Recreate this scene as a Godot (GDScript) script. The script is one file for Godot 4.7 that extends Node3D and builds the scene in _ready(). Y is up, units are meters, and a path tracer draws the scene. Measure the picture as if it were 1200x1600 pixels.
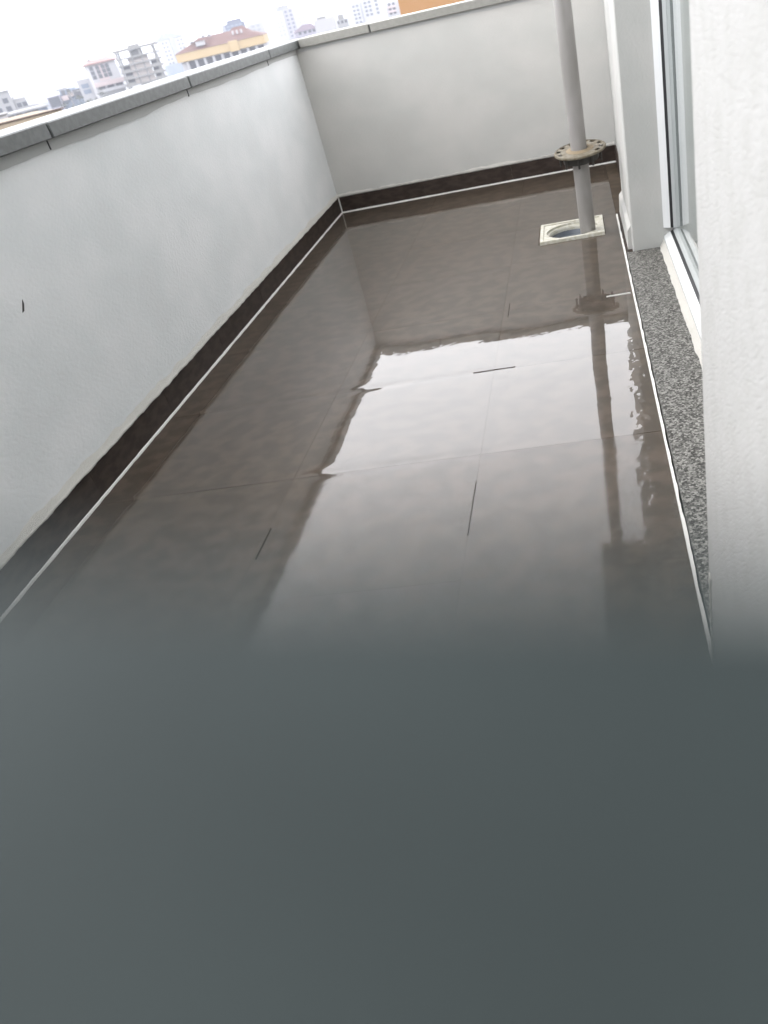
extends Node3D

# ---------------------------------------------------------------- shapes
class Shape:
	var v := PackedVector3Array()
	var n := PackedVector3Array()
	var i := PackedInt32Array()

	func tri(a: Vector3, b: Vector3, c: Vector3, out: Vector3) -> void:
		var g := (b - a).cross(c - a)
		var k := v.size()
		var nn := g.normalized()
		if g.dot(out) > 0.0:
			v.append_array([a, c, b])
		else:
			v.append_array([a, b, c])
			nn = -nn
		n.append_array([nn, nn, nn])
		i.append_array([k, k + 1, k + 2])

	func quad(a: Vector3, b: Vector3, c: Vector3, d: Vector3, out: Vector3) -> void:
		tri(a, b, c, out)
		tri(a, c, d, out)

	# axis-aligned box with chamfered edges
	func box(lo: Vector3, hi: Vector3, ch := 0.0) -> Shape:
		var m := (lo + hi) * 0.5
		var h := (hi - lo) * 0.5
		var c := minf(ch, minf(h.x, minf(h.y, h.z)) * 0.9)
		for ax in 3:
			var b := (ax + 1) % 3
			var e := (ax + 2) % 3
			for s in [-1.0, 1.0]:
				var p: Array[Vector3] = []
				for q in [[-1.0, -1.0], [1.0, -1.0], [1.0, 1.0], [-1.0, 1.0]]:
					var w := Vector3()
					w[ax] = s * h[ax]
					w[b] = q[0] * (h[b] - c)
					w[e] = q[1] * (h[e] - c)
					p.append(m + w)
				var o := Vector3()
				o[ax] = s
				quad(p[0], p[1], p[2], p[3], o)
		if c > 0.0:
			for ax in 3:
				var b := (ax + 1) % 3
				var e := (ax + 2) % 3
				for sb in [-1.0, 1.0]:
					for se in [-1.0, 1.0]:
						var p: Array[Vector3] = []
						for t in [[-1.0, 0], [1.0, 0], [1.0, 1], [-1.0, 1]]:
							var w := Vector3()
							w[ax] = t[0] * (h[ax] - c)
							w[b] = sb * (h[b] - (c if t[1] == 0 else 0.0))
							w[e] = se * (h[e] - (0.0 if t[1] == 0 else c))
							p.append(m + w)
						var o := Vector3()
						o[b] = sb
						o[e] = se
						quad(p[0], p[1], p[2], p[3], o)
			for sx in [-1.0, 1.0]:
				for sy in [-1.0, 1.0]:
					for sz in [-1.0, 1.0]:
						tri(m + Vector3(sx * h.x, sy * (h.y - c), sz * (h.z - c)), m + Vector3(sx * (h.x - c), sy * h.y, sz * (h.z - c)), m + Vector3(sx * (h.x - c), sy * (h.y - c), sz * h.z), Vector3(sx, sy, sz))
		return self

	# convex outline swept along a vector
	func prism(poly: Array, along: Vector3) -> Shape:
		var m := Vector3()
		for p in poly:
			m += p / poly.size()
		for k in range(1, poly.size() - 1):
			tri(poly[0], poly[k], poly[k + 1], -along)
			tri(poly[0] + along, poly[k] + along, poly[k + 1] + along, along)
		for k in poly.size():
			var a: Vector3 = poly[k]
			var b: Vector3 = poly[(k + 1) % poly.size()]
			quad(a, b, b + along, a + along, (a + b) * 0.5 - m)
		return self

	# turned shape: profile of (radius, height), smooth round the axis, sharp between profile segments
	func lathe(prof: Array, seg: int, at: Transform3D) -> Shape:
		for k in prof.size() - 1:
			var p0: Vector2 = prof[k]
			var p1: Vector2 = prof[k + 1]
			var d := (p1 - p0).normalized()
			var base := v.size()
			for s in seg + 1:
				var a := TAU * s / seg
				var r := Vector3(cos(a), 0, sin(a))
				var nn := (r * d.y - Vector3.UP * d.x)
				v.append(at * (r * p0.x + Vector3.UP * p0.y))
				v.append(at * (r * p1.x + Vector3.UP * p1.y))
				var wn := (at.basis * nn).normalized()
				n.append(wn)
				n.append(wn)
			for s in seg:
				var q := base + s * 2
				i.append_array([q, q + 2, q + 1, q + 1, q + 2, q + 3])
		return self

	func mesh() -> ArrayMesh:
		var a := []
		a.resize(Mesh.ARRAY_MAX)
		a[Mesh.ARRAY_VERTEX] = v
		a[Mesh.ARRAY_NORMAL] = n
		a[Mesh.ARRAY_INDEX] = i
		var m := ArrayMesh.new()
		m.add_surface_from_arrays(Mesh.PRIMITIVE_TRIANGLES, a)
		return m


var used := {}
var rng := RandomNumberGenerator.new()
var M := {}
const EYE := Vector3(1.7414, 1.1879, 5.9029)
const W := 1.885          # right edge of the tiled floor
const GROUND := -25.0


func numbered(called: String) -> String:
	var k: int = used.get(called, 0)
	used[called] = k + 1
	return called if k == 0 else "%s_%03d" % [called, k]


func tag(o: Node, label: String, category: String, group := "") -> Node:
	o.set_meta("label", label)
	o.set_meta("category", category)
	if group != "":
		o.set_meta("group", group)
	return o


func thing(called: String, label: String, category: String, at := Vector3.ZERO, turn := 0.0, group := "") -> Node3D:
	var o := Node3D.new()
	o.name = numbered(called)
	add_child(o, true)
	o.position = at
	o.rotation.y = turn
	tag(o, label, category, group)
	return o


func put(called: String, mesh: Mesh, m: Material, parent: Node = null, at := Vector3.ZERO) -> MeshInstance3D:
	var o := MeshInstance3D.new()
	o.mesh = mesh
	o.material_override = m
	if parent == null:
		o.name = numbered(called)
		add_child(o, true)
	else:
		var k := 0
		var nm := called
		while parent.has_node(NodePath(nm)):
			k += 1
			nm = "%s_%03d" % [called, k]
		o.name = nm
		parent.add_child(o, true)
	o.position = at
	return o


func struct(called: String, mesh: Mesh, m: Material, label: String) -> MeshInstance3D:
	var o := put(called, mesh, m)
	o.set_meta("kind", "structure")
	o.set_meta("label", label)
	return o


# ---------------------------------------------------------------- materials
func lin(r: float, g: float, b: float) -> Color:
	return Color(r, g, b).linear_to_srgb()


func city(r: float, g: float, b: float) -> Color:
	return lin(r * 0.62, g * 0.62, b * 0.63)


func noise(freq: float, kind := FastNoiseLite.TYPE_SIMPLEX_SMOOTH, oct := 4, sd := 1) -> FastNoiseLite:
	var f := FastNoiseLite.new()
	f.noise_type = kind
	f.frequency = freq
	f.seed = sd
	f.fractal_octaves = oct
	if oct == 1:
		f.fractal_type = FastNoiseLite.FRACTAL_NONE
	return f


func tex(f: FastNoiseLite, lo: Color, hi: Color, size := 512, a := 0.25, b := 0.75) -> NoiseTexture2D:
	var t := NoiseTexture2D.new()
	t.width = size
	t.height = size
	t.seamless = true
	t.noise = f
	var g := Gradient.new()
	g.offsets = PackedFloat32Array([a, b])
	g.colors = PackedColorArray([lo, hi])
	t.color_ramp = g
	return t


func mat(called: String, c: Color, rough: float, spec := 0.5) -> StandardMaterial3D:
	var m := StandardMaterial3D.new()
	m.resource_name = called
	m.albedo_color = c
	m.roughness = rough
	m.metallic_specular = spec
	M[called] = m
	return m


func skin(m: StandardMaterial3D, t: Texture2D, metres: Vector3, world := true) -> void:
	m.albedo_texture = t
	m.uv1_triplanar = true
	m.uv1_world_triplanar = world
	m.uv1_scale = Vector3.ONE / metres


func relief(m: StandardMaterial3D, t: Texture2D, cm: float) -> void:
	m.heightmap_enabled = true
	m.heightmap_texture = t
	m.heightmap_scale = cm


func materials() -> void:
	var grain := tex(noise(0.16, FastNoiseLite.TYPE_VALUE_CUBIC, 3, 5), Color.BLACK, Color.WHITE, 1024)
	var stain := tex(noise(0.006, FastNoiseLite.TYPE_SIMPLEX_SMOOTH, 5, 8), Color(0.965, 0.972, 0.972), Color(1, 1, 1), 512)
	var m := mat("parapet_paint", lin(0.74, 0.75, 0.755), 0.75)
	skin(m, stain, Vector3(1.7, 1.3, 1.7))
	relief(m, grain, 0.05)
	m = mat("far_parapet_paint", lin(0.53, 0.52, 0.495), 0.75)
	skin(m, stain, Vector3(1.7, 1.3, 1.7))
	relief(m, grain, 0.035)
	# house plaster: coarse grains with small pits
	var cells := noise(0.055, FastNoiseLite.TYPE_CELLULAR, 1, 3)
	cells.cellular_return_type = FastNoiseLite.RETURN_DISTANCE
	m = mat("house_plaster", lin(0.405, 0.403, 0.392), 0.85, 0.3)
	skin(m, tex(noise(0.03, FastNoiseLite.TYPE_VALUE_CUBIC, 5, 12), Color(0.975, 0.975, 0.97), Color.WHITE, 512, 0.2, 0.6), Vector3(0.5, 0.5, 0.5))
	relief(m, tex(cells, Color.BLACK, Color.WHITE, 1024, 0.0, 0.25), 0.12)
	m = mat("pillar_paint", lin(0.49, 0.485, 0.465), 0.8, 0.3)
	skin(m, stain, Vector3(1.1, 1.5, 1.1))
	relief(m, grain, 0.035)
	m = mat("putty", lin(0.82, 0.80, 0.74), 0.85)
	relief(m, grain, 0.6)
	m.uv1_triplanar = true
	m.uv1_world_triplanar = true
	m.uv1_scale = Vector3.ONE * 4.0
	# tiles: three brown variants with long cloudy streaks
	for k in 3:
		m = mat("tile%d" % k, lin(0.079 + 0.002 * k, 0.0595 + 0.0015 * k, 0.0440 + 0.0012 * k), 0.5, 0.2)
		skin(m, tex(noise(0.016, FastNoiseLite.TYPE_SIMPLEX, 7, 31 + k), Color(0.84, 0.85, 0.84), Color(1, 1, 1), 512, 0.30, 0.72), Vector3(1.05, 1.0, 0.95))
		m.uv1_offset = Vector3(0.31 * k, 0, 0.17 * k)
	m = mat("skirting_tile", lin(0.052, 0.038, 0.031), 0.5, 0.25)
	skin(m, tex(noise(0.012, FastNoiseLite.TYPE_SIMPLEX, 5, 41), Color(0.8, 0.8, 0.8), Color.WHITE, 512), Vector3(0.7, 0.3, 0.7))
	mat("joint", lin(0.070, 0.053, 0.040), 0.9, 0.2)
	mat("white_grout", lin(0.80, 0.79, 0.76), 0.7)
	# coping
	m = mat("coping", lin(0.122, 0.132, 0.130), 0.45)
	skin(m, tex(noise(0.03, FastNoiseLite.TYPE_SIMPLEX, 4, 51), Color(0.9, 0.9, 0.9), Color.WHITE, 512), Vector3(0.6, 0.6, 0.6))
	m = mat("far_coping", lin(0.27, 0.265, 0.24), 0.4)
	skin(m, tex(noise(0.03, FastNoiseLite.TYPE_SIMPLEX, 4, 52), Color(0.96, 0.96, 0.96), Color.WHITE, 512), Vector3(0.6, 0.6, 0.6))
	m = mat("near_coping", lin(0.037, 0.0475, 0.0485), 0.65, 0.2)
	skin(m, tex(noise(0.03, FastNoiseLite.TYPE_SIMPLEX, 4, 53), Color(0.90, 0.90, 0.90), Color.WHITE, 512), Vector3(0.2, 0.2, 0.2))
	mat("sealant", lin(0.035, 0.037, 0.037), 0.7)
	m = mat("damp", lin(0.44, 0.445, 0.44), 0.7)
	# granite
	m = mat("granite", lin(0.30, 0.295, 0.275), 0.5, 0.3)
	var grains := noise(0.10, FastNoiseLite.TYPE_CELLULAR, 3, 61)
	grains.cellular_return_type = FastNoiseLite.RETURN_CELL_VALUE
	skin(m, tex(grains, Color(0.32, 0.315, 0.31), Color(1, 1, 1), 1024, 0.2, 0.8), Vector3(0.62, 0.62, 0.62))
	# water film: smooth clear sheet
	m = mat("water", Color(1, 1, 1, 0.0), 0.0, 0.46)
	m.transparency = BaseMaterial3D.TRANSPARENCY_ALPHA
	m = mat("thin_film", Color(1, 1, 1, 0.0), 0.05, 0.42)
	m.transparency = BaseMaterial3D.TRANSPARENCY_ALPHA
	# pipe and drain
	m = mat("pipe", lin(0.30, 0.287, 0.278), 0.4)
	skin(m, tex(noise(0.01, FastNoiseLite.TYPE_SIMPLEX, 4, 71), Color(0.9, 0.9, 0.89), Color.WHITE, 256), Vector3(0.4, 1.2, 0.4))
	m = mat("grate_plastic", lin(0.21, 0.19, 0.15), 0.6, 0.3)
	skin(m, tex(noise(0.02, FastNoiseLite.TYPE_SIMPLEX, 4, 72), Color(0.86, 0.83, 0.78), Color.WHITE, 256), Vector3(0.2, 0.2, 0.2))
	m = mat("grate_dirt", lin(0.24, 0.19, 0.125), 0.9)
	mat("dark_plastic", lin(0.035, 0.032, 0.028), 0.6)
	m = mat("drain_white", lin(0.64, 0.63, 0.58), 0.4)
	skin(m, tex(noise(0.03, FastNoiseLite.TYPE_SIMPLEX, 4, 73), Color(0.90, 0.89, 0.84), Color.WHITE, 256), Vector3(0.3, 0.3, 0.3))
	mat("drain_bowl", lin(0.10, 0.115, 0.135), 0.35)
	# door
	mat("upvc", lin(0.70, 0.71, 0.71), 0.25)
	mat("upvc_bead", lin(0.40, 0.42, 0.42), 0.3)
	mat("gasket", lin(0.012, 0.012, 0.014), 0.5)
	m = mat("glass", Color(0.75, 0.82, 0.80, 0.12), 0.0)
	m.transparency = BaseMaterial3D.TRANSPARENCY_ALPHA
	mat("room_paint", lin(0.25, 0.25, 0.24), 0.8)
	mat("eave_paint", lin(0.45, 0.44, 0.42), 0.8)
	# city
	mat("city_ground", city(0.22, 0.22, 0.20), 0.95)
	mat("white_render", city(0.50, 0.495, 0.51), 0.85)
	mat("grey_render", city(0.34, 0.34, 0.345), 0.85)
	mat("pink_render", city(0.60, 0.49, 0.48), 0.85)
	mat("lilac_render", city(0.36, 0.34, 0.40), 0.85)
	mat("blue_render", city(0.20, 0.25, 0.33), 0.85)
	mat("dark_blue_clad", city(0.045, 0.06, 0.12), 0.5)
	mat("yellow_render", city(0.55, 0.41, 0.22), 0.85)
	mat("orange_render", city(0.44, 0.24, 0.105), 0.85)
	mat("concrete", city(0.27, 0.265, 0.25), 0.9)
	mat("raw_block", city(0.47, 0.42, 0.39), 0.9)
	mat("dark_opening", city(0.045, 0.045, 0.055), 0.6)
	mat("window_glass", city(0.05, 0.055, 0.07), 0.2)
	mat("tan_render", city(0.40, 0.33, 0.24), 0.9)
	mat("brown_trim", city(0.13, 0.085, 0.065), 0.8)
	mat("blue_roof", city(0.16, 0.17, 0.26), 0.7)
	mat("purple_roof", city(0.13, 0.085, 0.12), 0.7)
	m = mat("red_roof", city(0.15, 0.065, 0.05), 0.8)
	mat("pink_roof", city(0.33, 0.19, 0.17), 0.8)
	mat("solar", city(0.10, 0.10, 0.11), 0.3)
	mat("bark", city(0.09, 0.075, 0.06), 0.9)
	m = mat("leaf", city(0.085, 0.10, 0.065), 0.8)
	m.cull_mode = BaseMaterial3D.CULL_DISABLED
	mat("steel", city(0.25, 0.25, 0.26), 0.5)


# ---------------------------------------------------------------- camera, sky, sun
func sky_image() -> ImageTexture:
	var w := 512
	var h := 256
	var im := Image.create_empty(w, h, false, Image.FORMAT_RGBF)
	var f := noise(1.6, FastNoiseLite.TYPE_SIMPLEX_SMOOTH, 4, 91)
	for y in h:
		var el := 90.0 - (y + 0.5) / h * 180.0
		for x in w:
			var a := TAU * (x + 0.5) / w
			var r := deg_to_rad(el)
			var d := Vector3(cos(r) * cos(a), sin(r), cos(r) * sin(a))
			var cl := f.get_noise_3d(d.x, d.y * 2.2, d.z)
			var e := el + cl * 5.0
			var l := lerpf(2.7, 1.15, smoothstep(25.0, 54.0, e))
			l *= 1.0 + 0.10 * cl
			if el < 0.0:
				l = 0.8
			im.set_pixel(x, y, Color(l * 0.985, l * 0.99, l * 1.025))
	return ImageTexture.create_from_image(im)


func camera_and_light() -> void:
	var cam := Camera3D.new()
	cam.name = "camera"
	add_child(cam)
	var near := 0.008
	cam.projection = Camera3D.PROJECTION_FRUSTUM
	cam.near = near
	cam.far = 6000.0
	cam.size = 2.0 * near * 800.0 / 1235.39
	cam.frustum_offset = Vector2(-172.36 / 1235.39, 54.18 / 1235.39) * near
	cam.position = EYE
	cam.rotation = Vector3(-0.6187, 0.2020, -0.2290)
	cam.current = true
	var lens := CameraAttributesPhysical.new()
	lens.frustum_focal_length = 5.0
	lens.exposure_aperture = 0.86
	lens.frustum_focus_distance = 2.5

	var env := Environment.new()
	env.background_mode = Environment.BG_SKY
	var sky := Sky.new()
	var sm := PanoramaSkyMaterial.new()
	sm.panorama = sky_image()
	sky.sky_material = sm
	env.sky = sky
	env.tonemap_mode = Environment.TONE_MAPPER_LINEAR
	env.tonemap_exposure = 2.0
	env.sdfgi_enabled = true
	env.ssao_enabled = true
	env.ssil_enabled = true
	env.fog_enabled = true
	env.fog_light_color = Color(0.93, 0.95, 1.0)
	env.fog_density = 0.0005
	var we := WorldEnvironment.new()
	we.name = "environment"
	we.environment = env
	we.camera_attributes = lens
	add_child(we)

	var sun := DirectionalLight3D.new()
	sun.name = "sun"
	sun.light_energy = 0.2
	sun.light_color = Color(1.0, 0.97, 0.93)
	sun.light_angular_distance = 14.0
	sun.shadow_enabled = true
	add_child(sun)
	sun.look_at_from_position(Vector3(-4, 7, -1.5), Vector3.ZERO)


# ---------------------------------------------------------------- balcony
const XS := [0.0, 0.71, 1.33, 1.885]
const ZS := [0.0, 0.67, 1.29, 1.91, 2.53, 3.15, 3.77, 4.39, 5.01, 5.86]
const DRAIN_LO := Vector2(1.472, 1.322)
const DRAIN_HI := Vector2(1.812, 1.650)


func balcony_floor() -> void:
	var bed := Shape.new().box(Vector3(-0.2, -0.30, -0.2), Vector3(2.45, -0.07, 6.2))
	var fl := struct("balcony_floor", bed.mesh(), M.joint, "brown tiled balcony floor under a film of rainwater")
	# mortar between the tiles, a little below their faces, open round the drain
	var mo := Shape.new()
	mo.box(Vector3(0, -0.069, 0), Vector3(W, -0.0049, DRAIN_LO.y - 0.002))
	mo.box(Vector3(0, -0.069, DRAIN_HI.y + 0.002), Vector3(W, -0.0049, 5.86))
	mo.box(Vector3(0, -0.069, DRAIN_LO.y - 0.002), Vector3(DRAIN_LO.x - 0.002, -0.0049, DRAIN_HI.y + 0.002))
	mo.box(Vector3(DRAIN_HI.x + 0.002, -0.069, DRAIN_LO.y - 0.002), Vector3(W, -0.0049, DRAIN_HI.y + 0.002))
	put("mortar", mo.mesh(), M.joint, fl)
	for a in XS.size() - 1:
		for b in ZS.size() - 1:
			var x0: float = XS[a] + (0.0 if a == 0 else 0.0011)
			var x1: float = XS[a + 1] - 0.0011
			var z0: float = ZS[b] + (0.0 if b == 0 else 0.0011)
			var z1: float = ZS[b + 1] - 0.0011
			var dy := rng.randf_range(-0.0006, 0.0004)
			var s := Shape.new()
			var lo := -0.060
			var hi := -0.0042 + dy
			if a == 2 and b == 2:
				s.box(Vector3(x0, lo, z0), Vector3(x1, hi, DRAIN_LO.y), 0.0008)
				s.box(Vector3(x0, lo, DRAIN_HI.y), Vector3(x1, hi, z1), 0.0008)
				s.box(Vector3(x0, lo, DRAIN_LO.y), Vector3(DRAIN_LO.x, hi, DRAIN_HI.y), 0.0)
				s.box(Vector3(DRAIN_HI.x, lo, DRAIN_LO.y), Vector3(x1, hi, DRAIN_HI.y), 0.0)
			else:
				s.box(Vector3(x0, lo, z0), Vector3(x1, hi, z1), 0.0008)
			put("floor_tile", s.mesh(), M["tile%d" % ((a * 2 + b * 5 + (a * b) % 2) % 3)], fl)
	# white grout along the foot of the walls
	joint_bits(fl)
	grout_line(fl, Vector3(0.0, 0, 0.008), Vector3(0.0, 0, 5.86), Vector3(1, 0, 0), 0.0068)
	grout_line(fl, Vector3(0.0, 0, 0.0), Vector3(1.96, 0, 0.0), Vector3(0, 0, 1), 0.0075)
	grout_line(fl, Vector3(W, 0, 1.33), Vector3(W, 0, 5.86), Vector3(1, 0, 0), 0.0072)


func joint_bits(parent: Node) -> void:
	# bits of joint that stand out of the water
	for q in [[1.31, 3.93, 1.333, 4.20], [0.70, 4.05, 0.712, 4.20], [1.335, 2.46, 1.338, 2.62]]:
		put("joint_ridge", Shape.new().box(Vector3(q[0] + 0.018, -0.006, q[1]), Vector3(q[0] + 0.0194, 0.0006, q[3]), 0.0005).mesh(), M.joint, parent)
	put("joint_ridge", Shape.new().box(Vector3(1.25, -0.006, 3.1490), Vector3(1.41, 0.0006, 3.1505), 0.0005).mesh(), M.joint, parent)
	put("grout_line", Shape.new().box(Vector3(1.775, -0.006, 2.565), Vector3(1.876, 0.001, 2.5685), 0.0005).mesh(), M.white_grout, parent)


func grout_line(parent: Node, a: Vector3, b: Vector3, side: Vector3, wide: float) -> void:
	var s := Shape.new()
	var f := noise(9.0, FastNoiseLite.TYPE_SIMPLEX, 3, 17)
	var steps := int(a.distance_to(b) / 0.03)
	var prev: Array = []
	for k in steps + 1:
		var p := a.lerp(b, float(k) / steps)
		var w := wide * (1.0 + 0.38 * f.get_noise_2d(p.x + p.z, 3.0))
		var hgt := 0.0042 + 0.0012 * f.get_noise_2d(p.x + p.z, 9.0)
		var cur := [p + Vector3.DOWN * 0.006, p + Vector3.UP * hgt, p + side * w + Vector3.UP * hgt * 0.8, p + side * (w + 0.001) + Vector3.DOWN * 0.006]
		if k > 0:
			s.quad(prev[0], cur[0], cur[1], prev[1], -side)
			s.quad(prev[1], cur[1], cur[2], prev[2], Vector3.UP)
			s.quad(prev[2], cur[2], cur[3], prev[3], side)
		prev = cur
	put("grout_line", s.mesh(), M.white_grout, parent)


func water() -> void:
	# the height of the film; only its slopes matter
	var n1 := noise(1.3, FastNoiseLite.TYPE_SIMPLEX_SMOOTH, 2, 201)
	var n2 := noise(9.0, FastNoiseLite.TYPE_SIMPLEX, 3, 202)
	var n3 := noise(34.0, FastNoiseLite.TYPE_SIMPLEX, 2, 203)
	var n4 := noise(5.0, FastNoiseLite.TYPE_SIMPLEX, 2, 204)
	var hgt := func(x: float, z: float) -> float:
		var y := -0.0110 * x + 0.0070 * z
		y += 0.0006 * n1.get_noise_2d(x, z) + 0.000036 * n2.get_noise_2d(x, z * 1.2) + 0.000011 * n3.get_noise_2d(x * 0.9, z)
		for zj in [1.29, 1.91, 2.53, 3.15, 3.77, 4.39, 5.01]:
			var d: float = (z - zj - 0.004 * n2.get_noise_2d(x, zj * 7.0)) / (0.028 if zj > 3.5 else 0.022)
			var fade: float = 1.0 - smoothstep(1.15, 1.6, x)
			if absf(d) < 4.0:
				y -= (0.0011 if zj > 3.5 and zj < 4.0 else 0.0008 if zj > 3.0 and zj < 3.5 else 0.00015) * exp(-d * d) * fade * (0.75 + 0.5 * n4.get_noise_2d(x, zj))
		for xj in [0.71, 1.33]:
			var e: float = (x - xj) / 0.010
			if absf(e) < 4.0:
				y -= 0.000035 * exp(-e * e)
		var side := smoothstep(1.77, 1.86, x) * smoothstep(2.8, 3.3, z)
		if side > 0.0:
			y += side * (0.00032 * n2.get_noise_2d(x * 2.0, z * 0.9 + 20.0) + 0.00014 * n3.get_noise_2d(x * 0.7, z * 0.5 + 5.0))
		return y
	for part in 2:
		var z0 := 0.009 if part == 0 else 3.772
		var z1 := 3.772 if part == 0 else 5.858
		var st := 0.010
		var nx := int((W - 0.009) / st)
		var nz := int((z1 - z0) / st)
		var s := Shape.new()
		s.v.resize((nx + 1) * (nz + 1))
		s.n.resize((nx + 1) * (nz + 1))
		for b in nz + 1:
			for a in nx + 1:
				var x := lerpf(0.0088, W, float(a) / nx)
				var z := lerpf(z0, z1, float(b) / nz)
				var e := 0.004
				var h0: float = hgt.call(x, z)
				var hx: float = hgt.call(x + e, z)
				var hz: float = hgt.call(x, z + e)
				var k := b * (nx + 1) + a
				s.v[k] = Vector3(x, -0.0012 + (h0 + 0.0110 * x - 0.0070 * z) * 0.6, z)
				s.n[k] = Vector3(-(hx - h0) / e, 1.0, -(hz - h0) / e).normalized()
		for b in nz:
			for a in nx:
				var k := b * (nx + 1) + a
				var c := s.v[k]
				if part == 0 and c.x > DRAIN_LO.x - st and c.x < DRAIN_HI.x and c.z > DRAIN_LO.y - st and c.z < DRAIN_HI.y:
					continue
				s.i.append_array([k, k + 1, k + nx + 1, k + 1, k + nx + 2, k + nx + 1])
		if part == 0:
			struct("water", s.mesh(), M.water, "still rainwater standing on the far floor tiles, mirroring the sky")
		else:
			struct("wet_film", s.mesh(), M.thin_film, "thin wet film on the near floor tiles")


func parapet(called: String, label: String, along_z: bool) -> Node3D:
	var o := thing(called, label, "parapet wall")
	# the wall body
	if along_z:
		put("wall", Shape.new().box(Vector3(-0.2, -0.3, -0.2), Vector3(0, 1.0108, 6.2)).mesh(), M.parapet_paint, o)
	else:
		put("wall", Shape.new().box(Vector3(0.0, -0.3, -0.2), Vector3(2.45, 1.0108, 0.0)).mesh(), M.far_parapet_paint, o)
	# damp band with a ragged lower edge under the coping
	var f := noise(3.2, FastNoiseLite.TYPE_SIMPLEX, 4, 77 if along_z else 78)
	var s := Shape.new()
	var length := 5.86 if along_z else 1.96
	var n := int(length / 0.02)
	var prev: Array = []
	for k in n + 1:
		var t := length * k / n
		var low := 0.979 + 0.004 * f.get_noise_1d(t * 0.6) + 0.012 * f.get_noise_1d(t * 0.16) + (0.012 if not along_z else 0.0)
		low = minf(low, 1.006)
		var p := Vector3(0.0025, 0, t) if along_z else Vector3(t, 0, 0.0025)
		var cur := [p + Vector3.UP * 1.0113, p + Vector3.UP * low]
		if k > 0:
			s.quad(prev[0], cur[0], cur[1], prev[1], Vector3(1, 0, 0) if along_z else Vector3(0, 0, 1))
		prev = cur
	put("damp_band", s.mesh(), M.damp, o)
	# coping stones
	var cuts: Array = [-0.235, 0.63, 1.868, 3.10, 4.335, 5.57, 6.2] if along_z else [0.036, 0.512, 1.74, 2.45]
	for k in cuts.size() - 1:
		var a: float = cuts[k] + 0.005
		var b: float = cuts[k + 1] - 0.005
		var c := Shape.new()
		var dy := rng.randf_range(-0.0015, 0.0015)
		if along_z:
			c.box(Vector3(-0.235, 1.0120, a), Vector3(0.030, 1.0615 + dy, b), 0.004)
		else:
			c.box(Vector3(a, 1.0120, -0.235), Vector3(b, 1.0615 + dy, 0.030), 0.004)
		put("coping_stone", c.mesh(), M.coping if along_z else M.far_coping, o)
		if k > 0:
			var j := Shape.new()
			var z: float = cuts[k]
			if along_z:
				j.box(Vector3(-0.225, 1.0122, z - 0.006), Vector3(0.024, 1.055, z + 0.006))
				j.box(Vector3(0.0, 0.982, z - 0.004), Vector3(0.0045, 1.012, z + 0.004), 0.0015)
			else:
				j.box(Vector3(z - 0.006, 1.0122, -0.225), Vector3(z + 0.006, 1.055, 0.024))
			put("sealant_joint", j.mesh(), M.sealant, o)
	# skirting tiles with open joints, and the rough plaster edge above them
	var t0 := 0.009
	while t0 < length:
		var t1 := minf(t0 + 0.6199, length)
		var sk := Shape.new()
		var top := 0.1005 + rng.randf_range(-0.0012, 0.0012)
		if along_z:
			sk.box(Vector3(-0.01, -0.05, t0), Vector3(0.0022, top, t1 - 0.0002), 0.0008)
		else:
			sk.box(Vector3(t0, -0.05, -0.01), Vector3(t1 - 0.0002, top, 0.0022), 0.0008)
		put("skirting_tile", sk.mesh(), M.skirting_tile, o)
		t0 += 0.62
	var bead := Shape.new()
	var g := noise(7.0, FastNoiseLite.TYPE_SIMPLEX, 4, 87 if along_z else 88)
	n = int(length / 0.015)
	for k in n + 1:
		var t := length * k / n
		var out := 0.012 * (1.0 + 0.5 * g.get_noise_1d(t)) * (1.0 if along_z else 0.6)
		var up := 0.132 + 0.012 * g.get_noise_1d(t * 0.6 + 40.0) - (0.0 if along_z else 0.012)
		var dn := 0.1022 + 0.0022 * g.get_noise_1d(t * 3.0 + 90.0)
		var ring := [Vector2(0.0004, up), Vector2(out * 0.45, up - 0.008), Vector2(out, dn + 0.010), Vector2(out * 0.95, dn + 0.003), Vector2(0.0015, dn)]
		for q in ring:
			bead.v.append(Vector3(q.x, q.y, t) if along_z else Vector3(t, q.y, q.x))
			var nn := Vector2(1.0, 0.4 if q.y > dn + 0.009 else -0.5).normalized()
			bead.n.append(Vector3(nn.x, nn.y, 0) if along_z else Vector3(0, nn.y, nn.x))
		if k > 0:
			for q in 4:
				var i0 := (k - 1) * 5 + q
				var i1 := k * 5 + q
				if along_z:
					bead.i.append_array([i0, i1 + 1, i1, i0, i0 + 1, i1 + 1])
				else:
					bead.i.append_array([i0, i1, i1 + 1, i0, i1 + 1, i0 + 1])
	put("plaster_edge", bead.mesh(), M.putty, o)
	return o


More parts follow.
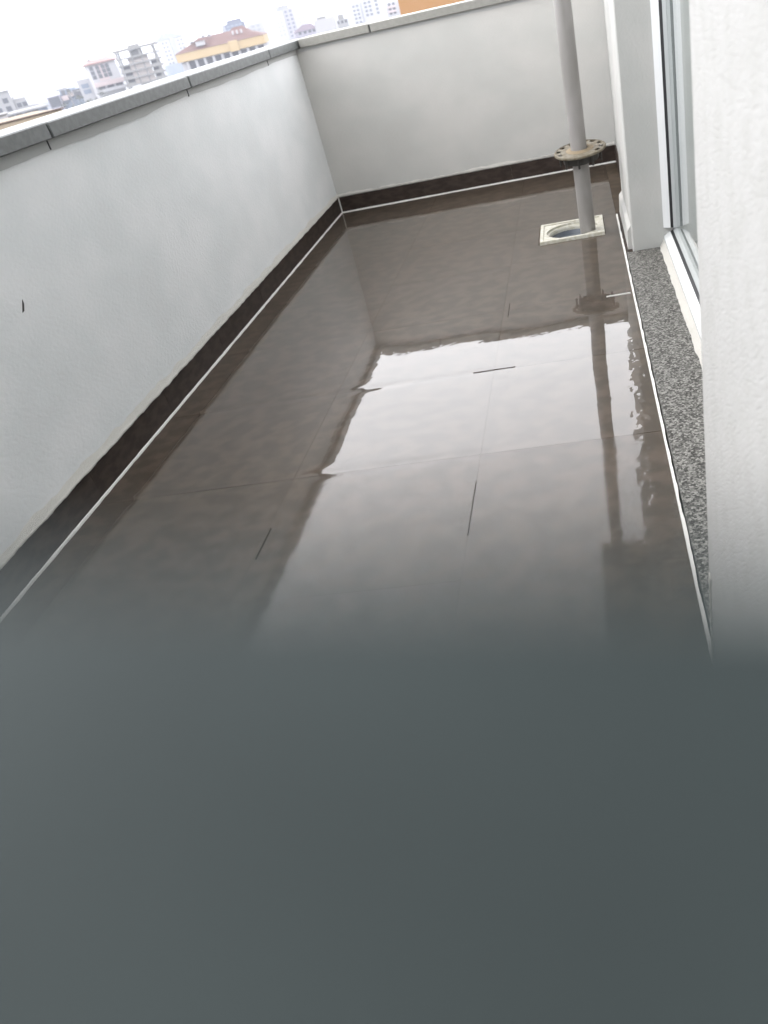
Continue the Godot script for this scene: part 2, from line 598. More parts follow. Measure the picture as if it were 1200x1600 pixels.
func balcony_walls() -> void:
	var l := parapet("parapet_wall", "long pale grey parapet wall with dark stone coping along the left side", true)
	# a little chip in the paint
	var chip := Shape.new().prism([Vector3(0.0, 0.648, 3.600), Vector3(0.0, 0.636, 3.611), Vector3(0.0, 0.617, 3.628), Vector3(0.0, 0.619, 3.618), Vector3(0.0, 0.636, 3.603)], Vector3(0.0018, 0, 0))
	put("paint_chip", chip.mesh(), M.dark_plastic, l)
	# white grout up the inner corner of the skirting
	var o := parapet("parapet_wall", "short warm grey parapet wall closing the far end behind the pipe", false)
	put("corner_grout", Shape.new().box(Vector3(0.0023, 0.004, 0.0023), Vector3(0.009, 0.101, 0.0085), 0.001).mesh(), M.white_grout, o)
	# near end: low wall with the dark coping that the camera looks over
	var near := thing("parapet_wall", "dark grey coping of the near wall, out of focus across the bottom", "parapet wall")
	put("wall", Shape.new().box(Vector3(0.0, -0.3, 5.90), Vector3(1.884, 1.13, 6.10)).mesh(), M.parapet_paint, near)
	var a := Vector3(-0.25, 0, 5.6144)
	var b := Vector3(1.8845, 0, 5.9053)
	var top := EYE.y - 0.0125
	var c := Shape.new()
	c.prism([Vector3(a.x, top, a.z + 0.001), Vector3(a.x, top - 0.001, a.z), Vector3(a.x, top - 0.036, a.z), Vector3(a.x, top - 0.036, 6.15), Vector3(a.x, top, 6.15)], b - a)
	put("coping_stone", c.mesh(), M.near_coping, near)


func pillar_and_house() -> void:
	# pillar between the drain and the door
	var p := thing("pillar", "pale plastered wall pillar between the drain and the glass door", "pillar")
	var px := 1.925
	put("shaft", Shape.new().box(Vector3(px, -0.05, 1.335), Vector3(2.45, 2.6, 2.063), 0.006).mesh(), M.pillar_paint, p)
	put("plinth", Shape.new().prism([Vector3(px, 0.012, 1.328), Vector3(px - 0.020, 0.012, 1.328), Vector3(px - 0.015, 0.098, 1.328), Vector3(px, 0.118, 1.328)], Vector3(0, 0, 0.69)).mesh(), M.pillar_paint, p)
	put("skirting_tile", Shape.new().box(Vector3(W + 0.0108, -0.03, 1.34), Vector3(px + 0.001, 0.0115, 2.062), 0.001).mesh(), M.skirting_tile, p)
	# wall of the house behind the pillar, towards the far end
	var hb := thing("house_wall", "plastered house wall behind the pillar at the far right corner", "wall")
	put("wall", Shape.new().box(Vector3(1.968, -0.3, 0.002), Vector3(2.45, 2.6, 1.333)).mesh(), M.pillar_paint, hb)
	put("skirting_tile", Shape.new().box(Vector3(1.958, -0.05, 0.010), Vector3(1.9675, 0.10, 1.32), 0.001).mesh(), M.skirting_tile, hb)
	# floor strip there
	put("floor_strip", Shape.new().box(Vector3(W + 0.001, -0.06, 0.009), Vector3(1.9575, -0.0043, 1.326)).mesh(), M.tile0, hb)
	# near wall
	var nw := thing("house_wall", "rough white plastered house wall beside the door, nearest on the right", "wall")
	put("wall", Shape.new().box(Vector3(1.886, -0.3, 4.742), Vector3(2.45, 2.6, 7.248), 0.004).mesh(), M.house_plaster, nw)
	var f := noise(14.0, FastNoiseLite.TYPE_SIMPLEX, 3, 99)
	var sm := Shape.new()
	for k in 14:
		var y0 := 0.02 + 0.016 * k
		var w0 := 0.018 + 0.010 * f.get_noise_1d(y0)
		sm.box(Vector3(1.8835, y0, 4.752 + 0.006 * f.get_noise_1d(y0 * 2.0 + 7.0)), Vector3(1.8858, y0 + 0.0155, 4.752 + w0))
	put("putty_smear", sm.mesh(), M.putty, nw)
	# the house turns the corner behind the camera
	var wg := thing("house_wall", "plastered wing of the house behind the camera at the near end", "wall")
	put("wall", Shape.new().box(Vector3(-0.25, -0.3, 7.25), Vector3(6.4, 2.6, 7.5)).mesh(), M.pillar_paint, wg)
	put("upper_wall", Shape.new().box(Vector3(-0.25, 2.825, 7.25), Vector3(6.4, 5.6, 7.5)).mesh(), M.pillar_paint, wg)
	# the eave over the door
	var ev := thing("roof_eave", "grey overhanging roof slab above the door, seen only mirrored in the water", "eave")
	put("slab", Shape.new().box(Vector3(1.60, 2.602, 0.72), Vector3(6.4, 2.82, 7.6), 0.01).mesh(), M.eave_paint, ev)


func door() -> void:
	# granite threshold
	var t := thing("door_threshold", "speckled grey granite threshold slab below the glass door", "threshold")
	var zc := [2.065, 4.7415]
	for k in zc.size() - 1:
		put("granite_slab", Shape.new().box(Vector3(W + 0.0115, -0.05, zc[k] + 0.001), Vector3(2.09, 0.0145, zc[k + 1] - 0.001), 0.002).mesh(), M.granite, t)
	var d := thing("balcony_door", "white framed glass balcony door set back behind the granite threshold", "door")
	var z0 := 2.064
	var z1 := 4.7415
	var run := Vector3(0, 0, z1 - z0)
	# bottom rail: face, sloping top, gasket, bead
	var s := Shape.new()
	s.prism([Vector3(2.070, 0.015, z0), Vector3(2.070, 0.058, z0), Vector3(2.073, 0.062, z0), Vector3(2.100, 0.078, z0), Vector3(2.100, 0.015, z0)], run)
	put("bottom_rail", s.mesh(), M.upvc, d)
	put("gasket", Shape.new().prism([Vector3(2.1001, 0.015, z0), Vector3(2.1001, 0.076, z0), Vector3(2.1125, 0.082, z0), Vector3(2.1125, 0.015, z0)], run).mesh(), M.gasket, d)
	put("glazing_bead", Shape.new().prism([Vector3(2.1126, 0.015, z0), Vector3(2.1126, 0.086, z0), Vector3(2.126, 0.098, z0), Vector3(2.160, 0.098, z0), Vector3(2.160, 0.015, z0)], run).mesh(), M.upvc_bead, d)
	# putty strip along the foot of the rail, ragged
	var f := noise(11.0, FastNoiseLite.TYPE_SIMPLEX, 3, 63)
	var pu := Shape.new()
	var prev: Array = []
	for k in 91:
		var z := lerpf(z0 + 0.001, z1 - 0.001, k / 90.0)
		var o := 2.049 + 0.004 * f.get_noise_1d(z * 0.5) + 0.002 * f.get_noise_1d(z * 2.0)
		var cur := [Vector3(o, 0.0146, z), Vector3(o + 0.004, 0.022 + 0.003 * f.get_noise_1d(z + 9.0), z), Vector3(2.0695, 0.046, z)]
		if k > 0:
			pu.quad(prev[0], cur[0], cur[1], prev[1], Vector3(-1, 0.3, 0))
			pu.quad(prev[1], cur[1], cur[2], prev[2], Vector3(-0.5, 1, 0))
		prev = cur
	put("putty_strip", pu.mesh(), M.putty, d)
	# stiles at both ends and the head
	var up := Vector3(0, 2.26, 0)
	for e in 2:
		var zz := z0 if e == 0 else z1
		var g := 1.0 if e == 0 else -1.0
		put("stile", Shape.new().prism([Vector3(2.070, 0.10, zz), Vector3(2.070, 0.10, zz + 0.010 * g), Vector3(2.100, 0.10, zz + 0.030 * g), Vector3(2.100, 0.10, zz)], up).mesh(), M.upvc, d)
		put("gasket", Shape.new().prism([Vector3(2.1001, 0.10, zz), Vector3(2.1001, 0.10, zz + 0.027 * g), Vector3(2.1125, 0.10, zz + 0.033 * g), Vector3(2.1125, 0.10, zz)], up).mesh(), M.gasket, d)
		put("glazing_bead", Shape.new().prism([Vector3(2.1126, 0.10, zz), Vector3(2.1126, 0.10, zz + 0.037 * g), Vector3(2.126, 0.10, zz + 0.046 * g), Vector3(2.160, 0.10, zz + 0.046 * g), Vector3(2.160, 0.10, zz)], up).mesh(), M.upvc_bead, d)
	put("head_rail", Shape.new().box(Vector3(2.070, 2.361, z0), Vector3(2.160, 2.45, z1), 0.003).mesh(), M.upvc, d)
	put("glass_pane", Shape.new().box(Vector3(2.1275, 0.0985, z0 + 0.0465), Vector3(2.1335, 2.36, z1 - 0.0465)).mesh(), M.glass, d)
	# the room behind the glass
	var r := thing("room", "dim room seen through the glass door", "room")
	put("lintel", Shape.new().box(Vector3(1.926, 2.452, 2.065), Vector3(2.449, 2.599, 4.74)).mesh(), M.pillar_paint, r)
	put("floor", Shape.new().box(Vector3(2.455, -0.3, 1.0), Vector3(6.2, 0.0, 7.2)).mesh(), M.room_paint, r)
	put("sill", Shape.new().box(Vector3(2.161, -0.06, 2.066), Vector3(2.453, -0.003, 4.74)).mesh(), M.room_paint, r)
	put("back_wall", Shape.new().box(Vector3(6.201, -0.3, 1.0), Vector3(6.4, 2.6, 7.2)).mesh(), M.room_paint, r)
	put("side_wall", Shape.new().box(Vector3(2.452, 0.002, 1.1), Vector3(6.2, 2.6, 1.3)).mesh(), M.room_paint, r)
	put("side_wall", Shape.new().box(Vector3(2.452, 0.002, 6.9), Vector3(6.2, 2.6, 7.1)).mesh(), M.room_paint, r)


func pipe_and_drain() -> void:
	var base := Vector3(1.727, 0, 1.549)
	# floor drain: square frame with a round hole, stepped rim, dark bowl
	var d := thing("floor_drain", "white square floor drain with a round dark hole at the pipe foot", "drain")
	var cx := 1.643
	var cz := 1.486
	var s := Shape.new()
	var n := 64
	var r := 0.137
	var top := 0.0075
	for k in n:
		var pts: Array[Vector3] = []
		for e in [k, k + 1]:
			var a: float = TAU * e / n
			var c := Vector2(cos(a), sin(a))
			var sq := c / maxf(absf(c.x), absf(c.y))
			var ox := cx + c.x * r
			var oz := cz + c.y * r
			pts.append(Vector3(ox, top - 0.002, oz))
			pts.append(Vector3((DRAIN_LO.x + DRAIN_HI.x) / 2 + sq.x * (DRAIN_HI.x - DRAIN_LO.x - 0.002) / 2, top, (DRAIN_LO.y + DRAIN_HI.y) / 2 + sq.y * (DRAIN_HI.y - DRAIN_LO.y - 0.002) / 2))
			pts.append(Vector3(ox, -0.02, oz))
		s.quad(pts[0], pts[3], pts[4], pts[1], Vector3.UP)
		s.quad(pts[0], pts[3], pts[5], pts[2], Vector3(cx, 0, cz) - pts[0])
		s.quad(pts[1], pts[4], pts[4] + Vector3.DOWN * 0.05, pts[1] + Vector3.DOWN * 0.05, pts[1] - Vector3(cx, 0, cz))
	put("frame", s.mesh(), M.drain_white, d)
	# raised outer lip of the frame
	var lip := Shape.new()
	var x0 := DRAIN_LO.x + 0.001
	var x1 := DRAIN_HI.x - 0.001
	var y0 := DRAIN_LO.y + 0.001
	var y1 := DRAIN_HI.y - 0.001
	lip.box(Vector3(x0, 0.0078, y0), Vector3(x1, 0.012, y0 + 0.018), 0.001)
	lip.box(Vector3(x0, 0.0078, y1 - 0.018), Vector3(x1, 0.012, y1), 0.001)
	lip.box(Vector3(x0, 0.0078, y0 + 0.0181), Vector3(x0 + 0.018, 0.012, y1 - 0.0181), 0.001)
	lip.box(Vector3(x1 - 0.018, 0.0078, y0 + 0.0181), Vector3(x1, 0.012, y1 - 0.0181), 0.001)
	put("lip", lip.mesh(), M.drain_white, d)
	var tr := Transform3D(Basis(), Vector3(cx, 0, cz))
	put("rim", Shape.new().lathe([Vector2(0.1365, -0.02), Vector2(0.1365, -0.006), Vector2(0.126, -0.007), Vector2(0.122, -0.016), Vector2(0.122, -0.03)], 64, tr).mesh(), M.drain_white, d)
	put("bowl", Shape.new().lathe([Vector2(0.1365, -0.0205), Vector2(0.121, -0.028), Vector2(0.105, -0.05), Vector2(0.0, -0.056)], 64, tr).mesh(), M.drain_bowl, d)
	# the pipe
	var p := thing("drain_pipe", "upright grey plastic drainpipe standing in the floor drain", "pipe", base)
	put("pipe", Shape.new().lathe([Vector2(0.030, -0.045), Vector2(0.0405, -0.045), Vector2(0.0405, 2.60)], 48, Transform3D()).mesh(), M.pipe, p)
	# dirty drain cover threaded on the pipe: a slotted disc with pins below
	var lean := Basis(Vector3(0, 0, 1).cross(Vector3.UP).normalized(), 0.0).rotated(Vector3(1, 0, 0), 0.10).rotated(Vector3(0, 0, 1), 0.02)
	var c := thing("drain_cover", "dirty beige round drain cover with slots and pins, slid up the pipe", "drain cover", base + Vector3(0.004, 0.398, 0.0))
	c.basis = lean
	var ring := Shape.new()
	var m := 24
	var ri := 0.096
	var ro := 0.126
	# slotted rim: alternate bridges and gaps, closed by an outer band
	for k in m:
		var gap: bool = k % 2 == 0 and not (k >= 4 and k <= 8)
		var a0 := TAU * k / m
		var sub := 3
		for q in sub:
			var b0 := a0 + TAU / m * q / sub
			var b1 := a0 + TAU / m * (q + 1) / sub
			var u0 := Vector3(cos(b0), 0, sin(b0))
			var u1 := Vector3(cos(b1), 0, sin(b1))
			for seg in [[0.040, ri], [ri, ro - 0.009], [ro - 0.009, ro]]:
				if gap and seg[0] == ri:
					ring.quad(u0 * seg[0], u1 * seg[0], u1 * seg[0] + Vector3.DOWN * 0.010, u0 * seg[0] + Vector3.DOWN * 0.010, u0)
					ring.quad(u0 * seg[1], u1 * seg[1], u1 * seg[1] + Vector3.DOWN * 0.010, u0 * seg[1] + Vector3.DOWN * 0.010, -u0)
					continue
				var ya := 0.0 if seg[0] > 0.05 else -0.003
				ring.quad(u0 * seg[0] + Vector3.UP * ya, u1 * seg[0] + Vector3.UP * ya, u1 * seg[1], u0 * seg[1], Vector3.UP)
				ring.quad(u0 * seg[0] + Vector3.DOWN * 0.010, u1 * seg[0] + Vector3.DOWN * 0.010, u1 * seg[1] + Vector3.DOWN * 0.010, u0 * seg[1] + Vector3.DOWN * 0.010, Vector3.DOWN)
	put("disc", ring.mesh(), M.grate_plastic, c)
	put("rim_band", Shape.new().lathe([Vector2(0.1262, -0.011), Vector2(0.130, -0.008), Vector2(0.130, -0.001), Vector2(0.1262, 0.0022), Vector2(0.121, 0.0022)], 64, Transform3D()).mesh(), M.grate_plastic, c)
	put("dirt_patch", Shape.new().lathe([Vector2(0.070, -0.0012), Vector2(0.056, 0.0035), Vector2(0.041, 0.004)], 40, Transform3D()).mesh(), M.grate_dirt, c)
	put("collar", Shape.new().lathe([Vector2(0.050, -0.0105), Vector2(0.092, -0.0105), Vector2(0.088, -0.052), Vector2(0.046, -0.052)], 48, Transform3D()).mesh(), M.dark_plastic, c)
	for k in 9:
		var a := TAU * k / 9.0 + 0.3
		var u := Vector3(cos(a), 0, sin(a)) * 0.103
		var pin := Shape.new().lathe([Vector2(0.0, -0.064), Vector2(0.005, -0.063), Vector2(0.0065, -0.011)], 10, Transform3D(Basis(), u))
		put("pin", pin.mesh(), M.dark_plastic, c)


# ---------------------------------------------------------------- the town
var bd := 1.0     # distance of the building being made
var baz := 0.0    # bearing of its middle
var groundy := 0.0


func tower(called: String, label: String, az: float, dist: float, twist := 0.0, category := "building") -> Node3D:
	bd = dist
	baz = az
	var a := deg_to_rad(az)
	return thing(called, label, category, Vector3(EYE.x + dist * sin(a), GROUND, EYE.z - dist * cos(a)), -a + deg_to_rad(twist))


func bx(az: float) -> float:      # metres sideways of the building's middle
	return bd * tan(deg_to_rad(az - baz))


func by(el: float) -> float:      # metres above the ground
	return EYE.y - GROUND + bd * tan(deg_to_rad(el))


# a block between two bearings up to an elevation, with its front at z and a depth behind it
func block(o: Node3D, called: String, a0: float, a1: float, top: float, z: float, deep: float, m: Material, low := -99.0) -> MeshInstance3D:
	var y0 := 0.0 if low < -90.0 else by(low)
	return put(called, Shape.new().box(Vector3(bx(a0), y0, z - deep), Vector3(bx(a1), by(top), z), 0.05).mesh(), m, o)


func windows(o: Node3D, called: String, azs: Array, els: Array, w: float, h: float, z: float, m: Material) -> void:
	var me := Shape.new().box(Vector3(-w / 2, -h / 2, -0.12), Vector3(w / 2, h / 2, 0.04)).mesh()
	for e in els:
		for a in azs:
			put(called, me, m, o, Vector3(bx(a), by(e), z))


func hip(o: Node3D, called: String, a0: float, a1: float, low: float, ra: float, rb: float, high: float, z: float, deep: float, m: Material) -> MeshInstance3D:
	var s := Shape.new()
	var y0 := by(low)
	var y1 := by(high)
	var p := [Vector3(bx(a0), y0, z), Vector3(bx(a1), y0, z), Vector3(bx(a1), y0, z - deep), Vector3(bx(a0), y0, z - deep)]
	var q := [Vector3(bx(ra), y1, z - deep / 2), Vector3(bx(rb), y1, z - deep / 2)]
	s.quad(p[0], p[1], q[1], q[0], Vector3(0, 1, 1))
	s.quad(p[2], p[3], q[0], q[1], Vector3(0, 1, -1))
	s.tri(p[1], p[2], q[1], Vector3(1, 1, 0))
	s.tri(p[3], p[0], q[0], Vector3(-1, 1, 0))
	s.quad(p[0], p[1], p[2], p[3], Vector3.DOWN)
	return put(called, s.mesh(), m, o)


func antenna(o: Node3D, az: float, el: float, high: float, z: float) -> void:
	var s := Shape.new()
	var x := bx(az)
	var y := by(el)
	s.box(Vector3(x - 0.06, y, z - 0.06), Vector3(x + 0.06, y + high, z + 0.06))
	s.box(Vector3(x - 0.7, y + high * 0.8, z - 0.05), Vector3(x + 0.7, y + high * 0.8 + 0.1, z + 0.05))
	put("antenna", s.mesh(), M.steel, o)


func town() -> void:
	var g := struct("ground", Shape.new().box(Vector3(-3200, GROUND - 2, -3800), Vector3(2600, GROUND, 600)).mesh(), M.city_ground, "hazy town ground far below the balcony")
	g.set_meta("category", "")
	g.remove_meta("category")
	# far left
	var o := tower("apartment_building", "hazy grey stepped apartment block, leftmost on the skyline", -32.9, 330, 6)
	block(o, "wall", -35.2, -32.55, -0.38, 0, 14, M.grey_render)
	block(o, "wing", -32.52, -31.85, -0.85, -1, 12, M.grey_render)
	block(o, "wing", -31.83, -31.30, -1.28, -2, 10, M.grey_render)
	block(o, "parapet_slab", -35.3, -32.45, -0.33, 0.6, 15, M.white_render, -0.375)
	hip(o, "roof", -32.5, -31.8, -0.845, -32.3, -32.0, -0.70, -0.8, 12, M.white_render)
	windows(o, "window", [-33.9, -33.4, -32.9], [-0.8, -1.2], 1.6, 1.4, 0.0, M.window_glass)
	windows(o, "window", [-32.3, -32.0], [-1.15], 1.4, 1.2, -1.0, M.window_glass)
	o = tower("low_building", "low bluish grey building with dark openings at the far left", -32.2, 230, 4)
	block(o, "wall", -33.6, -31.0, -1.52, 0, 12, M.blue_render)
	block(o, "roof", -33.7, -30.9, -1.42, 0.8, 13.5, M.grey_render, -1.515)
	windows(o, "window", [-33.0, -32.55, -32.1, -31.7], [-1.62], 1.4, 0.7, 0.0, M.dark_opening)
	block(o, "ledge", -33.65, -30.95, -1.80, 1.2, 1.1, M.white_render, -1.88)
	o = tower("roof_hut", "small white roof hut with a dark window at the left edge", -33.9, 70, 0, "hut")
	block(o, "wall", -35.2, -33.15, -1.42, 0, 3, M.white_render)
	block(o, "roof", -35.3, -33.05, -1.35, 0.15, 3.3, M.grey_render, -1.418)
	windows(o, "window", [-33.7], [-1.72], 0.30, 0.30, 0.0, M.window_glass)
	o = tower("flat_roof", "tan flat roof terrace with a brown edge close beyond the left parapet", -32.0, 62, 12, "roof")
	block(o, "wall", -36.0, -30.25, -1.80, 0, 7, M.tan_render)
	block(o, "roof_edge", -36.1, -30.15, -1.735, 0.12, 0.5, M.brown_trim, -1.798)
	block(o, "deck", -35.9, -30.35, -1.765, -0.42, 6.3, M.tan_render, -1.799)
	# bluish cluster
	o = tower("apartment_building", "blue grey apartment cluster with pink balconies left of the pink roofed block", -29.95, 430, -8)
	block(o, "wall", -30.85, -30.15, -1.12, 0, 14, M.lilac_render)
	block(o, "wing", -30.13, -29.42, -0.95, -3, 14, M.blue_render)
	block(o, "wing", -29.40, -28.95, -1.02, -1, 12, M.blue_render)
	block(o, "balcony", -30.10, -29.75, -1.22, -1.0, 2.0, M.pink_render, -1.45)
	block(o, "balcony", -29.70, -29.40, -1.10, -1.0, 2.0, M.pink_render, -1.32)
	block(o, "roof_room", -30.3, -29.8, -0.86, -5, 6, M.grey_render, -0.955)
	windows(o, "window", [-30.7, -30.5, -30.3], [-1.24, -1.40, -1.56], 1.5, 1.3, 0.0, M.window_glass)
	windows(o, "window", [-29.95, -29.65], [-1.03, -1.15], 1.5, 1.3, -3.0, M.dark_opening)
	windows(o, "window", [-29.28, -29.08], [-1.12, -1.28, -1.44], 1.5, 1.3, -1.0, M.dark_opening)
	antenna(o, -29.6, -0.95, 3.0, -6)
	o = tower("apartment_building", "plain pale block stepped down beside the pink roofed block", -28.62, 415, 0)
	block(o, "wall", -28.98, -28.24, -0.66, 0, 12, M.white_render)
	windows(o, "window", [-28.62], [-1.0, -1.28], 3.0, 1.6, 0.0, M.blue_render)
	# pink
	o = tower("apartment_building", "pinkish white apartment block under a low tiled roof with rooftop clutter", -27.3, 400, 5)
	block(o, "wall", -28.12, -26.55, -0.12, 0, 15, M.white_render)
	block(o, "eave_slab", -28.27, -26.42, -0.05, 1.0, 17, M.pink_roof, -0.118)
	hip(o, "roof", -28.25, -26.45, -0.048, -27.8, -26.9, 0.12, 0.9, 17, M.pink_roof)
	windows(o, "window", [-27.95, -27.62, -27.32, -27.08], [-0.28, -0.50, -0.72], 1.5, 1.4, 0.0, M.window_glass)
	block(o, "panel", -27.75, -27.18, -0.16, 0.10, 0.09, M.pink_render, -0.95)
	windows(o, "window", [-27.62, -27.32], [-0.28, -0.50, -0.72], 1.5, 1.4, 0.12, M.window_glass)
	block(o, "balcony", -28.15, -26.4, -0.98, 2.0, 1.9, M.pink_render, -1.20)
	block(o, "balcony", -28.2, -26.4, -1.36, 2.0, 1.9, M.white_render, -1.50)
	windows(o, "opening", [-27.8, -27.3, -26.8], [-1.27], 2.6, 0.9, 0.02, M.dark_opening)
	block(o, "water_tank", -27.95, -27.75, 0.17, -6, 2, M.grey_render, 0.02)
	block(o, "water_tank", -27.0, -26.8, 0.13, -6, 2, M.grey_render, 0.02)
	antenna(o, -27.85, 0.15, 2.4, -6)
	# concrete frame
	o = tower("concrete_frame_building", "unfinished concrete frame building with open top floor", -25.3, 380, -4)
	block(o, "roof_slab", -26.55, -24.05, 0.28, 0.6, 12, M.concrete, 0.16)
	block(o, "roof_room", -25.68, -25.05, 0.40, -3, 4, M.concrete, 0.283)
	antenna(o, -25.75, 0.28, 3.4, -4)
	antenna(o, -25.2, 0.40, 3.0, -5)
	for c in [-26.38, -25.62, -25.08, -24.32]:
		for zz in [0.0, -9.5]:
			block(o, "column", c - 0.05, c + 0.05, 0.158, zz, 0.6, M.concrete)
	block(o, "stair_core", -25.56, -25.12, 0.155, -3.0, 4.0, M.concrete)
	var floors := [-0.14, -0.47, -0.80, -1.13, -1.46]
	for k in floors.size():
		var f: float = floors[k]
		block(o, "floor_slab", -26.50, -24.10, f, 0.4, 11, M.concrete, f - 0.075)
		if k >= 1:
			block(o, "infill_wall", -25.90, -24.75, f + 0.25, -0.7, 0.3, M.raw_block, f + 0.002)
	for k in range(2, 5):
		var f2: float = floors[k]
		block(o, "back_wall", -26.36, -25.92, f2 + 0.25, -5.0, 0.3, M.dark_opening, f2 + 0.002)
		block(o, "back_wall", -24.73, -24.34, f2 + 0.25, -5.0, 0.3, M.dark_opening, f2 + 0.002)
		block(o, "balcony_wall", -26.45, -25.92, f2 + 0.10, 0.2, 0.2, M.concrete, f2 + 0.002)
		block(o, "balcony_wall", -24.73, -24.15, f2 + 0.10, 0.2, 0.2, M.concrete, f2 + 0.002)
	block(o, "infill_wall", -25.90, -24.75, -0.175, -0.7, 0.3, M.raw_block, -0.36)
	# hazy white tower with a blue hip roof
	o = tower("tower_block", "faint white tower with a bluish hip roof between frame and yellow building", -23.2, 900, 14)
	block(o, "wall", -23.95, -22.45, 0.26, 0, 16, M.white_render)
	block(o, "stair_shaft", -23.3, -23.0, 0.30, 1.4, 1.3, M.grey_render)
	hip(o, "roof", -24.05, -22.35, 0.262, -23.5, -22.9, 0.56, 1, 18, M.blue_roof)
	windows(o, "window", [-23.7, -23.5, -22.8, -22.6], [0.1, -0.1, -0.3, -0.5, -0.7, -0.9], 1.8, 1.5, 0.0, M.window_glass)
	block(o, "low_annex", -24.1, -23.1, -0.95, 8, 7.5, M.blue_render)
	# yellow building
	o = tower("yellow_building", "yellow building with a wide red tiled roof and dark colonnade below", -20.65, 300, -7)
	block(o, "wall", -23.10, -18.15, -1.0, 0, 16, M.white_render)
	block(o, "yellow_band", -23.25, -18.0, -0.56, 1.2, 18.5, M.yellow_render, -0.985)
	block(o, "yellow_bay", -20.1, -19.55, -0.50, 1.7, 1.4, M.yellow_render, -1.03)
	hip(o, "roof", -23.30, -17.95, -0.556, -21.8, -19.4, -0.02, 1.4, 19, M.red_roof)
	hip(o, "roof_gable", -20.5, -18.6, -0.40, -19.8, -19.2, 0.10, -4.0, 11, M.red_roof)
	for k in 9:
		var c := -22.75 + k * 0.52
		block(o, "column", c - 0.05, c + 0.05, -1.0, 0.9, 0.5, M.white_render)
	for k in 9:
		var c := -22.49 + k * 0.52
		block(o, "opening", c - 0.17, c + 0.17, -1.04, 0.05, 0.2, M.dark_opening, -1.5)
	block(o, "dormer", -21.95, -21.45, -0.16, 0.2, 3.0, M.white_render, -0.40)
	hip(o, "dormer_roof", -22.05, -21.35, -0.158, -21.72, -21.68, 0.0, 0.5, 3.6, M.red_roof)
	block(o, "solar_panel", -22.35, -21.85, -0.12, -3, 1.0, M.solar, -0.20)
	block(o, "water_tank", -21.62, -21.45, 0.08, -5, 1.2, M.steel, -0.06)
	block(o, "water_tank", -21.28, -21.08, 0.06, -5, 1.2, M.steel, -0.06)
	for c in [-19.75, -19.5, -19.25]:
		block(o, "chimney", c - 0.05, c + 0.05, -0.05, -3.2, 0.6, M.white_render, -0.25)
	# behind the yellow one
	o = tower("tower_block", "dark blue clad tower rising behind the red roof", -19.4, 620, 10)
	block(o, "wall", -20.02, -18.85, 0.30, 0, 14, M.dark_blue_clad)
	block(o, "roof_room", -19.75, -18.95, 0.47, -2, 9, M.dark_blue_clad, 0.302)
	windows(o, "window", [-19.85, -19.6, -19.35, -19.1], [0.18, 0.02, -0.14], 1.9, 0.9, 0.0, M.blue_render)
	antenna(o, -19.2, 0.47, 3.0, -4)
	o = tower("apartment_building", "pale block with grey balconies just right of the dark blue tower", -18.3, 640, -6)
	block(o, "wall", -18.80, -17.85, 0.06, 0, 14, M.white_render)
	windows(o, "balcony_opening", [-18.45, -18.15], [-0.08, -0.28, -0.48, -0.68], 2.2, 1.5, 0.0, M.grey_render)
	# big white tower
	o = tower("tower_block", "tall white tower with a grey bay strip and rooftop room above the corner", -16.3, 760, 12)
	block(o, "wall", -17.20, -15.25, 0.36, 0, 18, M.white_render)
	block(o, "bay_strip", -16.55, -15.98, 0.39, 0.9, 0.85, M.lilac_render)
	windows(o, "window", [-16.40, -16.13], [0.25, 0.05, -0.15, -0.35, -0.55, -0.75, -0.95], 2.0, 1.5, 0.9, M.window_glass)
	windows(o, "window", [-17.0, -16.78], [0.2, 0.0, -0.2, -0.4, -0.6, -0.8], 1.3, 1.3, 0.0, M.grey_render)
	windows(o, "window", [-15.7, -15.45], [0.2, 0.0, -0.2, -0.4, -0.6, -0.8], 1.3, 1.3, 0.0, M.grey_render)
	block(o, "roof_room", -16.72, -16.05, 0.60, -5, 8, M.concrete, 0.362)
	o = tower("low_building", "low purple roofed building at the foot of the tall white tower", -15.5, 420, 4)
	block(o, "wall", -16.2, -14.9, -0.84, 0, 10, M.lilac_render)
	hip(o, "roof", -16.25, -14.82, -0.838, -15.6, -15.1, -0.55, 0.5, 11, M.purple_roof)
	windows(o, "window", [-15.9, -15.6, -15.3, -15.05], [-0.93], 1.2, 0.9, 0.0, M.window_glass)
	o = tower("gable_building", "blank white gable wall with a jumble of rods on top", -14.3, 260, -5, "building")
	block(o, "wall", -14.95, -13.72, -0.47, 0, 8, M.white_render)
	for k in 7:
		var c := -14.85 + k * 0.12
		block(o, "rod", c, c + 0.03, -0.30 + 0.05 * sin(k * 2.3), -0.6 - 0.4 * (k % 3), 0.15, M.steel, -0.468)
	block(o, "crate", -14.75, -14.25, -0.37, -1.0, 1.2, M.concrete, -0.468)
	o = tower("low_building", "small dark grey stepped house between white wall and twin tower", -13.3, 380, 0)
	block(o, "wall", -13.68, -12.95, -0.72, 0, 9, M.grey_render)
	block(o, "roof_room", -13.5, -13.15, -0.47, -1, 5, M.concrete, -0.718)
	windows(o, "window", [-13.55, -13.3, -13.08], [-0.84], 0.9, 0.9, 0.0, M.window_glass)
	o = tower("tower_block", "white twin tower with dark window columns right of the corner", -11.95, 700, -8)
	block(o, "wall", -12.95, -12.05, -0.12, 0, 16, M.white_render)
	block(o, "wing", -12.03, -10.95, 0.12, -2, 18, M.white_render)
	block(o, "roof_slab", -12.8, -11.6, 0.20, -4, 12, M.lilac_render, 0.122)
	windows(o, "window", [-12.45, -12.22], [-0.25, -0.45, -0.65, -0.85, -1.05], 1.8, 1.4, 0.0, M.window_glass)
	windows(o, "window", [-11.75, -11.5, -11.1], [0.0, -0.2, -0.4, -0.6, -0.8], 2.0, 1.5, -2.0, M.window_glass)
